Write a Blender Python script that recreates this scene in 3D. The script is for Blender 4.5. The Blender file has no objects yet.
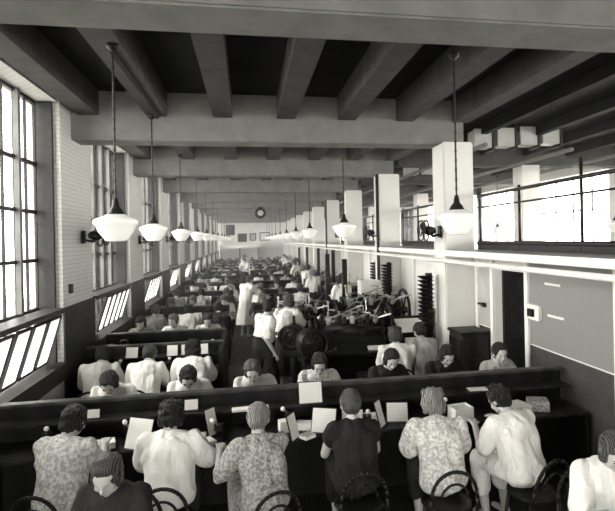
import bpy, bmesh, math, random
from mathutils import Vector, Matrix, noise
R = math.radians
rnd = random.Random(7)
scn = bpy.context.scene
COL = scn.collection
WORDS = ['first', 'second', 'third', 'fourth', 'fifth', 'sixth', 'seventh', 'eighth', 'ninth', 'tenth', 'eleventh', 'twelfth']

# ------------------------------------------------------------------ materials
def tone(v):
    return (min(1, v * 1.02), v, v * 0.95, 1)

MATS = {}
def mat(name, v, rough=0.7, v2=None, scale=20.0, metal=0.0, kind='noise', detail=4.0, stretch=(1, 1, 1), lo=0.35, hi=0.65, bump=0.0):
    """procedural grey material: two tones mixed by a texture"""
    if name in MATS:
        return MATS[name]
    m = bpy.data.materials.new(name)
    m.use_nodes = True
    nt = m.node_tree
    b = nt.nodes['Principled BSDF']
    b.inputs['Roughness'].default_value = rough
    b.inputs['Metallic'].default_value = metal
    if v < 0.1:
        b.inputs['Specular IOR Level'].default_value = 0.22
    if v2 is None:
        v2 = v * 0.82
    tc = nt.nodes.new('ShaderNodeTexCoord')
    mp = nt.nodes.new('ShaderNodeMapping')
    mp.inputs['Scale'].default_value = stretch
    nt.links.new(tc.outputs['Object'], mp.inputs['Vector'])
    if kind == 'brick':
        t = nt.nodes.new('ShaderNodeTexBrick')
        t.inputs['Color1'].default_value = tone(v)
        t.inputs['Color2'].default_value = tone(v * 0.93)
        t.inputs['Mortar'].default_value = tone(v2)
        t.inputs['Scale'].default_value = scale
        t.inputs['Mortar Size'].default_value = 0.03
        sep = nt.nodes.new('ShaderNodeSeparateXYZ')
        cmb = nt.nodes.new('ShaderNodeCombineXYZ')
        add = nt.nodes.new('ShaderNodeMath')
        nt.links.new(mp.outputs['Vector'], sep.inputs[0])
        nt.links.new(sep.outputs[0], add.inputs[0])
        nt.links.new(sep.outputs[1], add.inputs[1])
        nt.links.new(add.outputs[0], cmb.inputs[0])
        nt.links.new(sep.outputs[2], cmb.inputs[1])
        nt.links.new(cmb.outputs[0], t.inputs['Vector'])
        nt.links.new(t.outputs['Color'], b.inputs['Base Color'])
        fac = t.outputs['Fac']
    else:
        if kind == 'wave':
            t = nt.nodes.new('ShaderNodeTexWave')
            t.inputs['Distortion'].default_value = 3.0
            t.inputs['Detail'].default_value = detail
        elif kind == 'lines':
            t = nt.nodes.new('ShaderNodeTexWave')
            t.bands_direction = 'Z'
        elif kind == 'voronoi':
            t = nt.nodes.new('ShaderNodeTexVoronoi')
        elif kind == 'checker':
            t = nt.nodes.new('ShaderNodeTexChecker')
        else:
            t = nt.nodes.new('ShaderNodeTexNoise')
            t.inputs['Detail'].default_value = detail
        t.inputs['Scale'].default_value = scale
        nt.links.new(mp.outputs['Vector'], t.inputs['Vector'])
        src = t.outputs['Distance'] if kind == 'voronoi' else t.outputs['Fac']
        r = nt.nodes.new('ShaderNodeValToRGB')
        r.color_ramp.elements[0].position = lo
        r.color_ramp.elements[1].position = hi
        r.color_ramp.elements[0].color = tone(v2)
        r.color_ramp.elements[1].color = tone(v)
        nt.links.new(src, r.inputs['Fac'])
        nt.links.new(r.outputs['Color'], b.inputs['Base Color'])
        fac = src
    if bump:
        bp = nt.nodes.new('ShaderNodeBump')
        bp.inputs['Strength'].default_value = bump
        bp.inputs['Distance'].default_value = 0.01
        nt.links.new(fac, bp.inputs['Height'])
        nt.links.new(bp.outputs['Normal'], b.inputs['Normal'])
    MATS[name] = m
    return m

def cloth(name, *a, **k):
    """woven cloth with soft creases running down it"""
    m = mat(name, *a, **k)
    nt = m.node_tree
    b = nt.nodes['Principled BSDF']
    tc = nt.nodes.new('ShaderNodeTexCoord')
    mp = nt.nodes.new('ShaderNodeMapping')
    mp.inputs['Scale'].default_value = (1, 1, 0.45)
    n1 = nt.nodes.new('ShaderNodeTexNoise')
    n1.inputs['Scale'].default_value = 11
    n1.inputs['Detail'].default_value = 3
    n1.inputs['Distortion'].default_value = 1.2
    bp = nt.nodes.new('ShaderNodeBump')
    bp.inputs['Strength'].default_value = 1.0
    bp.inputs['Distance'].default_value = 0.03
    nt.links.new(tc.outputs['Object'], mp.inputs['Vector'])
    nt.links.new(mp.outputs['Vector'], n1.inputs['Vector'])
    nt.links.new(n1.outputs['Fac'], bp.inputs['Height'])
    nt.links.new(bp.outputs['Normal'], b.inputs['Normal'])
    return m

skin = mat('skin', 0.5, 0.6, 0.44, 8)
hair_dark = mat('hair_dark', 0.035, 0.45, 0.006, 26, kind='wave', bump=1.0)
hair_mid = mat('hair_mid', 0.10, 0.45, 0.02, 26, kind='wave', bump=1.0)
hair_fair = mat('hair_fair', 0.38, 0.45, 0.10, 26, kind='wave', bump=1.0)
cloth_white = cloth('cloth_white', 0.86, 0.85, 0.78, 6)
cloth_pale = cloth('cloth_pale', 0.66, 0.85, 0.56, 6)
cloth_print = cloth('cloth_print', 0.72, 0.85, 0.42, 38, lo=0.42, hi=0.58)
cloth_grey = cloth('cloth_grey', 0.42, 0.85, 0.2, 45, lo=0.42, hi=0.58)
cloth_black = cloth('cloth_black', 0.02, 0.9, 0.012, 6)
cloth_dark = cloth('cloth_dark', 0.035, 0.9, 0.02, 8)
wood_dark = mat('wood_dark', 0.010, 0.5, 0.005, 3, kind='wave', stretch=(0.4, 4, 4))
wood_edge = mat('wood_edge', 0.06, 0.35, 0.035, 3, kind='wave', stretch=(0.4, 6, 6))
wood_top = mat('wood_top', 0.022, 0.5, 0.012, 3, kind='wave', stretch=(0.4, 4, 4))
wood_chair = mat('wood_chair', 0.012, 0.35, 0.007, 8, kind='wave')
iron = mat('iron', 0.008, 0.45, 0.004, 14)
iron_light = mat('iron_light', 0.035, 0.35, 0.015, 14, metal=0.4)
steel = mat('steel', 0.5, 0.32, 0.4, 14, metal=0.8)
paper = mat('paper', 0.85, 0.9, 0.78, 5)
paper_ruled = mat('paper_ruled', 0.84, 0.9, 0.62, 22, kind='lines', lo=0.0, hi=0.3)
plaster = mat('plaster', 0.72, 0.8, 0.66, 3)
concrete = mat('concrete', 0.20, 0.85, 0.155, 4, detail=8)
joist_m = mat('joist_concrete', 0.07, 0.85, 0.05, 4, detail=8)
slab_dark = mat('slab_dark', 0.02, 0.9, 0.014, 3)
brick = mat('painted_brick', 0.55, 0.7, 0.40, 4.5, kind='brick', bump=0.4)
dado_left = mat('dado_dark', 0.03, 0.6, 0.02, 5)
dado_right = mat('dado_grey', 0.06, 0.6, 0.045, 5)
wall_paint = mat('wall_paint', 0.78, 0.6, 0.72, 2)
column_paint = mat('column_paint', 0.74, 0.6, 0.68, 2)
panel_paint = mat('panel_paint', 0.46, 0.6, 0.38, 3)
mesh_wire = mat('wire_mesh', 0.30, 0.6, 0.14, 70, kind='checker', lo=0.2, hi=0.8)
white_paint = mat('white_paint', 0.85, 0.45, 0.8, 4)
floor_m = mat('floor_boards', 0.04, 0.5, 0.02, 2, kind='wave', stretch=(4, 0.3, 1))
steel_frame = mat('sash_steel', 0.03, 0.5, 0.02, 10)
mullion_paint = mat('mullion_paint', 0.14, 0.6, 0.10, 5)
brass = mat('lamp_metal', 0.03, 0.4, 0.02, 20, metal=0.3)
outside_ground = mat('outside_ground', 0.4, 0.9, 0.3, 0.5)

def glass_mat():
    m = bpy.data.materials.new('window_glass')
    m.use_nodes = True
    nt = m.node_tree
    nt.nodes.clear()
    o = nt.nodes.new('ShaderNodeOutputMaterial')
    mx = nt.nodes.new('ShaderNodeMixShader')
    tr = nt.nodes.new('ShaderNodeBsdfTransparent')
    gl = nt.nodes.new('ShaderNodeBsdfGlossy')
    tr.inputs['Color'].default_value = (0.96, 0.96, 0.95, 1)
    gl.inputs['Roughness'].default_value = 0.05
    fr = nt.nodes.new('ShaderNodeFresnel')
    fr.inputs['IOR'].default_value = 1.06
    nt.links.new(fr.outputs[0], mx.inputs[0])
    nt.links.new(tr.outputs[0], mx.inputs[1])
    nt.links.new(gl.outputs[0], mx.inputs[2])
    nt.links.new(mx.outputs[0], o.inputs['Surface'])
    return m
glass = glass_mat()

def frosted_mat():
    m = bpy.data.materials.new('frosted_glass')
    m.use_nodes = True
    nt = m.node_tree
    nt.nodes.clear()
    o = nt.nodes.new('ShaderNodeOutputMaterial')
    a = nt.nodes.new('ShaderNodeBsdfTranslucent')
    b = nt.nodes.new('ShaderNodeBsdfDiffuse')
    t = nt.nodes.new('ShaderNodeTexNoise')
    t.inputs['Scale'].default_value = 6
    r = nt.nodes.new('ShaderNodeValToRGB')
    r.color_ramp.elements[0].color = (0.8, 0.8, 0.78, 1)
    r.color_ramp.elements[1].color = (0.95, 0.95, 0.93, 1)
    nt.links.new(t.outputs['Fac'], r.inputs['Fac'])
    nt.links.new(r.outputs['Color'], a.inputs['Color'])
    nt.links.new(r.outputs['Color'], b.inputs['Color'])
    mx = nt.nodes.new('ShaderNodeMixShader')
    mx.inputs[0].default_value = 0.3
    nt.links.new(a.outputs[0], mx.inputs[1])
    nt.links.new(b.outputs[0], mx.inputs[2])
    nt.links.new(mx.outputs[0], o.inputs['Surface'])
    return m
frosted = frosted_mat()

def milk_mat():
    m = bpy.data.materials.new('milk_glass')
    m.use_nodes = True
    b = m.node_tree.nodes['Principled BSDF']
    n = m.node_tree.nodes.new('ShaderNodeTexNoise')
    n.inputs['Scale'].default_value = 3
    r = m.node_tree.nodes.new('ShaderNodeValToRGB')
    r.color_ramp.elements[0].color = (0.84, 0.83, 0.78, 1)
    r.color_ramp.elements[1].color = (0.9, 0.89, 0.85, 1)
    m.node_tree.links.new(n.outputs['Fac'], r.inputs['Fac'])
    m.node_tree.links.new(r.outputs['Color'], b.inputs['Base Color'])
    b.inputs['Roughness'].default_value = 0.15
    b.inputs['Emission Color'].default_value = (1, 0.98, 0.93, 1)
    b.inputs['Emission Strength'].default_value = 0.06     # faint glow added to the daylit globes
    return m
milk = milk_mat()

# ------------------------------------------------------------------ mesh helpers
class MB:
    def __init__(self):
        self.bm = bmesh.new()

    def _xf(self, verts, M):
        bmesh.ops.transform(self.bm, matrix=M, verts=verts)

    def box(self, x0, x1, y0, y1, z0, z1, M=None):
        r = bmesh.ops.create_cube(self.bm, size=1)
        T = Matrix.Translation(((x0 + x1) / 2, (y0 + y1) / 2, (z0 + z1) / 2)) @ Matrix.Diagonal((abs(x1 - x0), abs(y1 - y0), abs(z1 - z0), 1))
        if M is not None:
            T = M @ T
        self._xf(r['verts'], T)
        return self

    def tube(self, a, b, r1, r2=None, n=10):
        a, b = Vector(a), Vector(b)
        d = b - a
        if d.length < 1e-6:
            return self
        r = bmesh.ops.create_cone(self.bm, cap_ends=True, segments=n, radius1=r1, radius2=r1 if r2 is None else r2, depth=d.length)
        q = Vector((0, 0, 1)).rotation_difference(d)
        self._xf(r['verts'], Matrix.Translation((a + b) / 2) @ q.to_matrix().to_4x4())
        return self

    def ball(self, c, r, s=(1, 1, 1), sub=2, M=None):
        rr = bmesh.ops.create_icosphere(self.bm, subdivisions=sub, radius=1)
        T = Matrix.Translation(c) @ Matrix.Diagonal((r * s[0], r * s[1], r * s[2], 1))
        if M is not None:
            T = M @ T
        self._xf(rr['verts'], T)
        return self

    def cap(self, a, b, r1, r2=None, sub=2):
        r2 = r1 if r2 is None else r2
        self.tube(a, b, r1, r2, 14)
        self.ball(a, r1, sub=sub)
        self.ball(b, r2, sub=sub)
        return self

    def ring(self, c, R_, r, M=None, n=24, k=6, a0=0, a1=360):
        full = abs(a1 - a0) >= 360
        cnt = n if full else n + 1
        rows = []
        for i in range(cnt):
            a = R(a0 + (a1 - a0) * i / n)
            row = []
            for j in range(k):
                t = 2 * math.pi * j / k
                p = Vector(((R_ + r * math.cos(t)) * math.cos(a), (R_ + r * math.cos(t)) * math.sin(a), r * math.sin(t)))
                if M is not None:
                    p = M @ p
                row.append(self.bm.verts.new(Vector(c) + p))
            rows.append(row)
        for i in range(n):
            A, B = rows[i], rows[(i + 1) % cnt]
            for j in range(k):
                self.bm.faces.new((A[j], B[j], B[(j + 1) % k], A[(j + 1) % k]))
        return self

    def lathe(self, prof, c=(0, 0, 0), n=28, M=None):
        rows = []
        for (r, z) in prof:
            row = []
            for i in range(n):
                a = 2 * math.pi * i / n
                p = Vector((r * math.cos(a), r * math.sin(a), z))
                if M is not None:
                    p = M @ p
                row.append(self.bm.verts.new(Vector(c) + p))
            rows.append(row)
        for A, B in zip(rows, rows[1:]):
            for i in range(n):
                self.bm.faces.new((A[i], A[(i + 1) % n], B[(i + 1) % n], B[i]))
        for row in (rows[0], rows[-1]):
            try:
                self.bm.faces.new(row)
            except ValueError:
                pass
        return self

    def mesh(self, name, m, smooth=False, bevel=0.0):
        if bevel:
            bmesh.ops.bevel(self.bm, geom=list(self.bm.edges), offset=bevel, segments=2, affect='EDGES', clamp_overlap=True)
        bmesh.ops.recalc_face_normals(self.bm, faces=self.bm.faces)
        me = bpy.data.meshes.new(name)
        self.bm.to_mesh(me)
        self.bm.free()
        if m is not None:
            me.materials.append(m)
        if smooth:
            for p in me.polygons:
                p.use_smooth = True
        return me

    def obj(self, name, m, parent=None, smooth=False, bevel=0.0):
        o = bpy.data.objects.new(name, self.mesh(name, m, smooth, bevel))
        COL.objects.link(o)
        if parent is not None:
            o.parent = parent
        return o

def tag(o, label, cat, group=None):
    o['label'] = label
    o['category'] = cat
    if group:
        o['group'] = group
    return o

def empty(name, loc, label, cat, group=None, rz=0.0):
    o = bpy.data.objects.new(name, None)
    o.empty_display_size = 0.1
    COL.objects.link(o)
    o.location = loc
    o.rotation_euler = (0, 0, rz)
    return tag(o, label, cat, group)

def struct(name, mb, m, parent=None, bevel=0.0):
    o = mb.obj(name, m, parent, bevel=bevel)
    if parent is None:
        o['kind'] = 'structure'
    return o

def dup(src, loc, rz, label=None, group=None, scale=None):
    c = src.copy()
    COL.objects.link(c)
    c.location = loc
    c.rotation_euler = (0, 0, rz)
    if scale:
        c.scale = (scale, scale, scale)
    if label:
        c['label'] = label
    if group:
        c['group'] = group
    for ch in list(src.children):
        d = ch.copy()
        COL.objects.link(d)
        d.parent = c
        for g in list(ch.children):
            e = g.copy()
            COL.objects.link(e)
            e.parent = d
    return c

def child(o, stem):
    return [c for c in o.children if c.name.split('.')[0] == stem]

def recolour(o, m):
    if len(o.material_slots):
        o.material_slots[0].link = 'OBJECT'
        o.material_slots[0].material = m

def voxel(mb, name, m, vox, smooth=4, disp=None, fac=0.5):
    """union of overlapping volumes as one continuous smooth surface"""
    me = mb.mesh('tmp', None)
    o = bpy.data.objects.new('tmp', me)
    COL.objects.link(o)
    md = o.modifiers.new('r', 'REMESH')
    md.mode = 'VOXEL'
    md.voxel_size = vox
    s = o.modifiers.new('s', 'SMOOTH')
    s.factor = fac
    s.iterations = smooth
    dg = bpy.context.evaluated_depsgraph_get()
    dg.update()
    out = bpy.data.meshes.new_from_object(o.evaluated_get(dg))
    out.name = name
    bpy.data.objects.remove(o)
    bpy.data.meshes.remove(me)
    if disp:
        amp, freq, st = disp[:3]
        bias = disp[3] if len(disp) > 3 else 0.0
        nrm = [v.normal.copy() for v in out.vertices]
        for v, n in zip(out.vertices, nrm):
            p = Vector((v.co.x * freq * st[0], v.co.y * freq * st[1], v.co.z * freq * st[2]))
            v.co += n * (amp * (noise.noise(p) + bias))
    out.materials.clear()
    out.materials.append(m)
    for p in out.polygons:
        p.use_smooth = True
    return out

def link(name, me, parent=None):
    o = bpy.data.objects.new(name, me)
    COL.objects.link(o)
    if parent is not None:
        o.parent = parent
    return o

# ------------------------------------------------------------------ people
def ik(S, W, l1, l2, hint):
    d = W - S
    L = min(d.length, (l1 + l2) * 0.995)
    W = S + d.normalized() * L
    a = (l1 * l1 - l2 * l2 + L * L) / (2 * L)
    h = math.sqrt(max(0, l1 * l1 - a * a))
    u = (W - S).normalized()
    hv = hint - u * hint.dot(u)
    hv.normalize()
    return S + u * a + hv * h, W

def hand(mb, W, d, side, curl=0.6):
    """palm, four fingers and a thumb at the wrist W, pointing along d"""
    d = d.normalized()
    upv = Vector((0, 0, 1))
    lat = d.cross(upv)
    if lat.length < 0.2:
        lat = Vector((1, 0, 0))
    lat.normalize()
    nrm = lat.cross(d).normalized()          # back of the hand
    pc = W + d * 0.045
    for t in (-0.022, 0, 0.022):
        mb.cap(W + d * 0.01 + lat * t * 0.5, W + d * 0.078 + lat * t, 0.017, 0.014, sub=1)
    for i, (t, ln) in enumerate(((-0.031, 0.060), (-0.010, 0.072), (0.011, 0.068), (0.031, 0.052))):
        a = W + d * 0.078 + lat * t
        b = a + (d - nrm * 0.35 * curl).normalized() * ln * 0.5 + lat * t * 0.15
        c = b + (d - nrm * 1.3 * curl).normalized() * ln * 0.5
        mb.cap(a, b, 0.0095, 0.009, sub=1)
        mb.cap(b, c, 0.009, 0.0075, sub=1)
    s = -side
    a = W + d * 0.025 + lat * s * 0.02
    b = a + (d * 0.7 + lat * s * 0.8 - nrm * 0.2).normalized() * 0.04
    c = b + (d * 0.95 + lat * s * 0.1 - nrm * 0.5).normalized() * 0.032
    mb.cap(a, b, 0.013, 0.011, sub=1)
    mb.cap(b, c, 0.011, 0.009, sub=1)

def make_person(label, hair='bob', hair_m=None, top_m=None, low_m=None, lean=14, hp=28, hy=0, hr=0,
                L=(-0.15, 0.44, 0.85), Rr=(0.15, 0.44, 0.85), stance='sit', sleeve='short', vox=0.0085,
                wide=1.0, face=False, group=None, seed=0, collar=False, twist=0):
    hair_m = hair_m or hair_dark
    top_m = top_m or cloth_white
    low_m = low_m or cloth_dark
    sit = stance == 'sit'
    hz = 0.575 if sit else 0.93
    hip = Vector((0, 0, hz))
    T = Matrix.Translation(hip) @ Matrix.Rotation(R(twist), 4, 'Z') @ Matrix.Rotation(R(-lean), 4, 'X')
    def t(x, y, z):
        return T @ Vector((x, y, z))
    sl, sr = t(-0.162 * wide, 0, 0.405), t(0.162 * wide, 0, 0.405)
    neck0, neck1 = t(0, 0.0, 0.43), t(0, 0.03, 0.50)
    HM = Matrix.Translation(neck1) @ Matrix.Rotation(R(twist + hy), 4, 'Z') @ Matrix.Rotation(R(-hp), 4, 'X') @ Matrix.Rotation(R(hr), 4, 'Y') @ Matrix.Translation((0, 0.022, 0.095))
    el, wl = ik(sl, Vector(L), 0.29, 0.25, Vector((-0.26, -0.5, -0.55)))
    er, wr = ik(sr, Vector(Rr), 0.29, 0.25, Vector((0.26, -0.5, -0.55)))
    b = MB()
    # trunk
    b.ball(t(0, 0, 0.01), 1, (0.155 * wide, 0.11, 0.105), M=None)
    b.cap(t(-0.05, 0, 0.02), t(-0.045, 0, 0.3), 0.105, 0.10)
    b.cap(t(0.05, 0, 0.02), t(0.045, 0, 0.3), 0.105, 0.10)
    b.ball(t(0, 0, 0.31), 1, (0.15 * wide, 0.105, 0.15))
    b.cap(t(-0.135 * wide, 0, 0.392), t(0.135 * wide, 0, 0.392), 0.052)
    b.cap(neck0, neck1, 0.058, 0.052)
    # head
    hq = HM
    b.ball((0, -0.005, 0.02), 1, (0.076, 0.094, 0.098), sub=3, M=hq)
    b.ball((0, 0.030, -0.045), 1, (0.055, 0.055, 0.062), sub=2, M=hq)
    b.ball((0, 0.062, -0.085), 1, (0.022, 0.018, 0.018), sub=2, M=hq)
    b.ball((0, 0.094, -0.022), 1, (0.013, 0.020, 0.020), sub=2, M=hq)
    b.ball((0, 0.086, 0.004), 1, (0.009, 0.012, 0.026), sub=2, M=hq)
    b.ball((0, 0.078, 0.028), 1, (0.048, 0.014, 0.010), sub=2, M=hq)
    b.ball((0, 0.078, -0.055), 1, (0.024, 0.012, 0.012), sub=2, M=hq)
    for s in (-1, 1):
        b.ball((s * 0.078, -0.005, -0.008), 1, (0.012, 0.02, 0.032), sub=2, M=hq)
        b.ball((s * 0.040, 0.058, -0.028), 1, (0.022, 0.022, 0.022), sub=2, M=hq)
    # arms
    for S, E_, W_, s in ((sl, el, wl, -1), (sr, er, wr, 1)):
        b.cap(S, E_, 0.05, 0.039)
        b.cap(E_, W_, 0.040, 0.026)
        hd = (W_ - E_)
        if sit:
            hd.z *= 0.25
        hand(b, W_, hd, s, 0.45)
    # legs
    legs = []
    for s in (-1, 1):
        H0 = hip + Vector((s * 0.09, 0, -0.01 if sit else -0.02))
        if sit:
            K = Vector((s * 0.12, 0.43, 0.555))
            A = Vector((s * 0.11, 0.36, 0.10))
            f = Vector((0, 1, 0))
        elif stance == 'stride':
            K = Vector((s * 0.10, 0.10 * s + 0.02, 0.50))
            A = Vector((s * 0.11, 0.16 * s - 0.03, 0.09))
            f = Vector((0.1 * s, 1, 0))
        else:
            K = Vector((s * 0.10, 0.02, 0.50))
            A = Vector((s * 0.10, -0.02, 0.09))
            f = Vector((0.15 * s, 1, 0))
        legs.append((H0, K, A))
        b.cap(H0, K, 0.083, 0.056)
        b.cap(K, A + (K - A) * 0.65, 0.054, 0.056)
        b.cap(A + (K - A) * 0.65, A, 0.056, 0.035)
        b.cap(A - Vector((0, 0.02, 0.035)), A + f.normalized() * 0.14 - Vector((0, 0, 0.055)), 0.036, 0.026)
    root = link('person', voxel(b, 'person', skin, vox, 3))
    tag(root, label, 'person', group)
    # top
    c = MB()
    g = 0.016
    zb = 0.14 if stance == 'stride' else 0.02
    c.cap(t(-0.055 * wide, 0, zb), t(-0.06 * wide, 0, 0.3), 0.105 + g, 0.10 + g)
    c.cap(t(0.055 * wide, 0, zb), t(0.06 * wide, 0, 0.3), 0.105 + g, 0.10 + g)
    if sit:
        c.cap(t(-0.07 * wide, -0.01, 0.02), t(0.07 * wide, -0.01, 0.02), 0.112)
    c.ball(t(0, -0.004, 0.29), 1, (0.165 * wide + g, 0.112 + g, 0.17))
    c.cap(t(0, -0.012, zb), t(0, -0.012, 0.36), 0.115 + g, 0.085 + g)
    c.cap(t(-0.14 * wide, 0, 0.385), t(0, 0, 0.405), 0.052 + g, 0.06 + g)
    c.cap(t(0.14 * wide, 0, 0.385), t(0, 0, 0.405), 0.052 + g, 0.06 + g)
    if face and not collar:
        pass
    for S, E_, W_, s in ((sl, el, wl, -1), (sr, er, wr, 1)):
        if sleeve == 'short':
            q = S + (E_ - S) * 0.80
            c.cap(S, q, 0.062, 0.068)
        elif sleeve == 'puff':
            q = S + (E_ - S) * 0.72
            c.cap(S, q, 0.066, 0.084)
        elif sleeve == 'long':
            c.cap(S, E_, 0.066, 0.054)
            c.cap(E_, E_ + (W_ - E_) * 0.85, 0.054, 0.042)
        else:
            c.cap(S, S + (E_ - S) * 0.35, 0.06, 0.058)
    if stance == 'stand':
        c.cap(t(-0.05, 0, 0.02), t(0.05, 0, 0.02), 0.125)
    link('blouse' if sit or stance == 'stand' else 'shirt', voxel(c, 'blouse', top_m, vox * 1.1, 7, (0.026, 12, (1, 1, 0.4), 0.45)), root)
    if collar:
        k = MB()
        k.ring(t(0, 0.012, 0.455), 0.062, 0.017, M=(Matrix.Rotation(R(-lean - 12), 3, 'X')), n=20)
        k.obj('collar', cloth_white, root, smooth=True)
    # lower garment
    s_ = MB()
    if stance == 'stride':
        for H0, K, A in legs:
            s_.cap(H0, K, 0.098, 0.078)
            s_.cap(K, A + Vector((0, 0, 0.03)), 0.076, 0.068)
        s_.cap(t(-0.06, 0, -0.02), t(0.06, 0, -0.02), 0.128)
        s_.tube(t(0, 0, -0.05), t(0, 0, 0.15), 0.165, 0.17, 24)
        link('trousers', voxel(s_, 'trousers', low_m, vox * 1.1, 4, (0.016, 10, (1, 1, 0.6))), root)
    elif sit:
        for H0, K, A in legs:
            s_.cap(H0, K, 0.096, 0.082)
            s_.cap(K, K + (A - K) * 0.55 + Vector((0, 0.02, 0)), 0.085, 0.09)
        s_.cap(legs[0][0], legs[1][0], 0.098)
        s_.cap(legs[0][1], legs[1][1], 0.075)
        s_.cap((legs[0][0] + legs[1][0]) / 2, (legs[0][1] + legs[1][1]) / 2, 0.09, 0.075)
        link('skirt', voxel(s_, 'skirt', low_m, vox * 1.3, 4, (0.016, 9, (1, 1, 0.4))), root)
    else:
        s_.cap(t(-0.06, 0, 0.02), t(0.06, 0, 0.02), 0.124)
        s_.tube((0, 0, 0.95), (0, 0, 0.34), 0.165, 0.25, 20)
        link('skirt', voxel(s_, 'skirt', low_m, vox * 1.3, 4, (0.02, 9, (1, 1, 0.2))), root)
    # hair
    h = MB()
    h.ball((0, -0.026, 0.030), 1, (0.093, 0.103, 0.104), sub=3, M=hq)
    h.ball((0, -0.045, -0.01), 1, (0.080, 0.070, 0.085), sub=3, M=hq)
    h.ball((0, 0.035, 0.092), 1, (0.055, 0.04, 0.026), sub=2, M=hq)
    if hair == 'bob':
        h.ball((0, -0.055, -0.050), 1, (0.078, 0.050, 0.055), sub=2, M=hq)
        for s in (-1, 1):
            h.ball((s * 0.068, 0.0, -0.015), 1, (0.026, 0.045, 0.062), sub=2, M=hq)
    elif hair == 'bun':
        h.ball((0, -0.112, -0.03), 1, (0.052, 0.042, 0.05), sub=2, M=hq)
        for s in (-1, 1):
            h.ball((s * 0.066, 0.0, 0.01), 1, (0.024, 0.045, 0.045), sub=2, M=hq)
    elif hair == 'wavy':
        h.ball((0, -0.060, -0.045), 1, (0.090, 0.055, 0.070), sub=2, M=hq)
        for s in (-1, 1):
            h.ball((s * 0.072, -0.008, -0.02), 1, (0.033, 0.055, 0.07), sub=2, M=hq)
            h.ball((s * 0.05, -0.03, 0.085), 1, (0.05, 0.06, 0.04), sub=2, M=hq)
    elif hair == 'curly':
        for i in range(26):
            a = rnd.uniform(0, 2 * math.pi)
            e = rnd.uniform(-0.5, 1.4)
            p = Vector((0.084 * math.cos(a) * math.cos(e), -0.026 + 0.088 * math.sin(a) * math.cos(e), 0.03 + 0.094 * math.sin(e)))
            if p.y > 0.03 and p.z < 0.08:
                continue
            h.ball(p, 0.026, sub=1, M=hq)
    amp = {'curly': 0.014, 'wavy': 0.018, 'bun': 0.008, 'bob': 0.010, 'man': 0.004}[hair]
    link('hair', voxel(h, 'hair', hair_m, min(vox, 0.009) if vox < 0.012 else vox, 2, (amp, 34, (1, 1, 0.8))), root)
    if face:
        for s in (-1, 1):
            MB().ball((s * 0.030, 0.081, 0.004), 1, (0.011, 0.006, 0.0035), M=hq).obj('eye', hair_dark, root, smooth=True)
            MB().ball((s * 0.031, 0.083, 0.025), 1, (0.015, 0.008, 0.0022), M=hq).obj('eyebrow', hair_mid, root, smooth=True)
        MB().ball((0, 0.089, -0.054), 1, (0.020, 0.006, 0.005), M=hq).obj('mouth', mat('lips', 0.16, 0.5, 0.12), root, smooth=True)
    if stance == 'stride':
        k = MB()
        k.lathe([(0.163, -0.018), (0.174, -0.015), (0.174, 0.015), (0.163, 0.018)], n=28)
        o = k.obj('belt', cloth_black, root)
        o.location = t(0, 0, 0.135)
        o.rotation_euler = (R(-lean), 0, R(twist))
    return root

# ------------------------------------------------------------------ chair
def make_chair():
    t = empty('chair', (0, 0, 0), 'dark bentwood chair', 'chair')
    MB().lathe([(0.0, 0.42), (0.19, 0.42), (0.2, 0.43), (0.2, 0.447), (0.17, 0.45), (0.0, 0.447)], n=28).obj('seat', wood_chair, t, smooth=True)
    for sx, sy in ((-1, 1), (1, 1)):
        MB().tube((sx * 0.13, sy * 0.12, 0.42), (sx * 0.17, sy * 0.17, 0.0), 0.016, 0.012).obj('leg', wood_chair, t, smooth=True)
    for sx in (-1, 1):
        MB().tube((sx * 0.15, -0.13, 0.43), (sx * 0.18, -0.21, 0.0), 0.016, 0.012).obj('leg', wood_chair, t, smooth=True)
    MB().ring((0, 0, 0.2), 0.165, 0.009).obj('leg_ring', wood_chair, t, smooth=True)
    k = MB()
    pts = []
    for i in range(17):
        a = math.pi * i / 16
        x = -0.185 * math.cos(a)
        z = 0.42 + 0.36 * math.sin(a) ** 0.6
        pts.append(Vector((x, -0.18 - 0.22 * (z - 0.42), z)))
    for a, b in zip(pts, pts[1:]):
        k.cap(a, b, 0.014, sub=1)
    k.obj('backrest', wood_chair, t, smooth=True)
    k = MB()
    for a, b in zip(pts[2:-2], pts[3:-2]):
        k.cap((a.x * 0.62, a.y + 0.005, 0.44 + (a.z - 0.44) * 0.72), (b.x * 0.62, b.y + 0.005, 0.44 + (b.z - 0.44) * 0.72), 0.010, sub=1)
    k.obj('back_slat', wood_chair, t, smooth=True)
    return t

chair0 = make_chair()
chair_used = [False]
def place_chair(x, y, rz, label, group=None):
    if not chair_used[0]:
        chair_used[0] = True
        c = chair0
        c.location = (x, y, 0)
        c.rotation_euler = (0, 0, rz)
        c['label'] = label
        if group:
            c['group'] = group
    else:
        c = dup(chair0, (x, y, 0), rz, label, group)
        if not group and 'group' in c:
            del c['group']
    return c

# ------------------------------------------------------------------ the building
XL, XR = -2.3, 3.4
BAY0, BAY = 7.72, 3.87
NB = 10
Y_BACK, Y_END = -4.6, 43.4
SLAB = 4.62
bays = [BAY0 + BAY * i for i in range(-3, 10)]      # beam lines
bays[2] = 3.4

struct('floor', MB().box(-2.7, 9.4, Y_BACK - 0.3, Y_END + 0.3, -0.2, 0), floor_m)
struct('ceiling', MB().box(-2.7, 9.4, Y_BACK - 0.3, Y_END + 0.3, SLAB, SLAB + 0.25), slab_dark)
g = MB().box(-60, 60, -40, 90, -6.2, -6)
gr = g.obj('street_ground', outside_ground)
gr['kind'] = 'structure'

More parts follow.
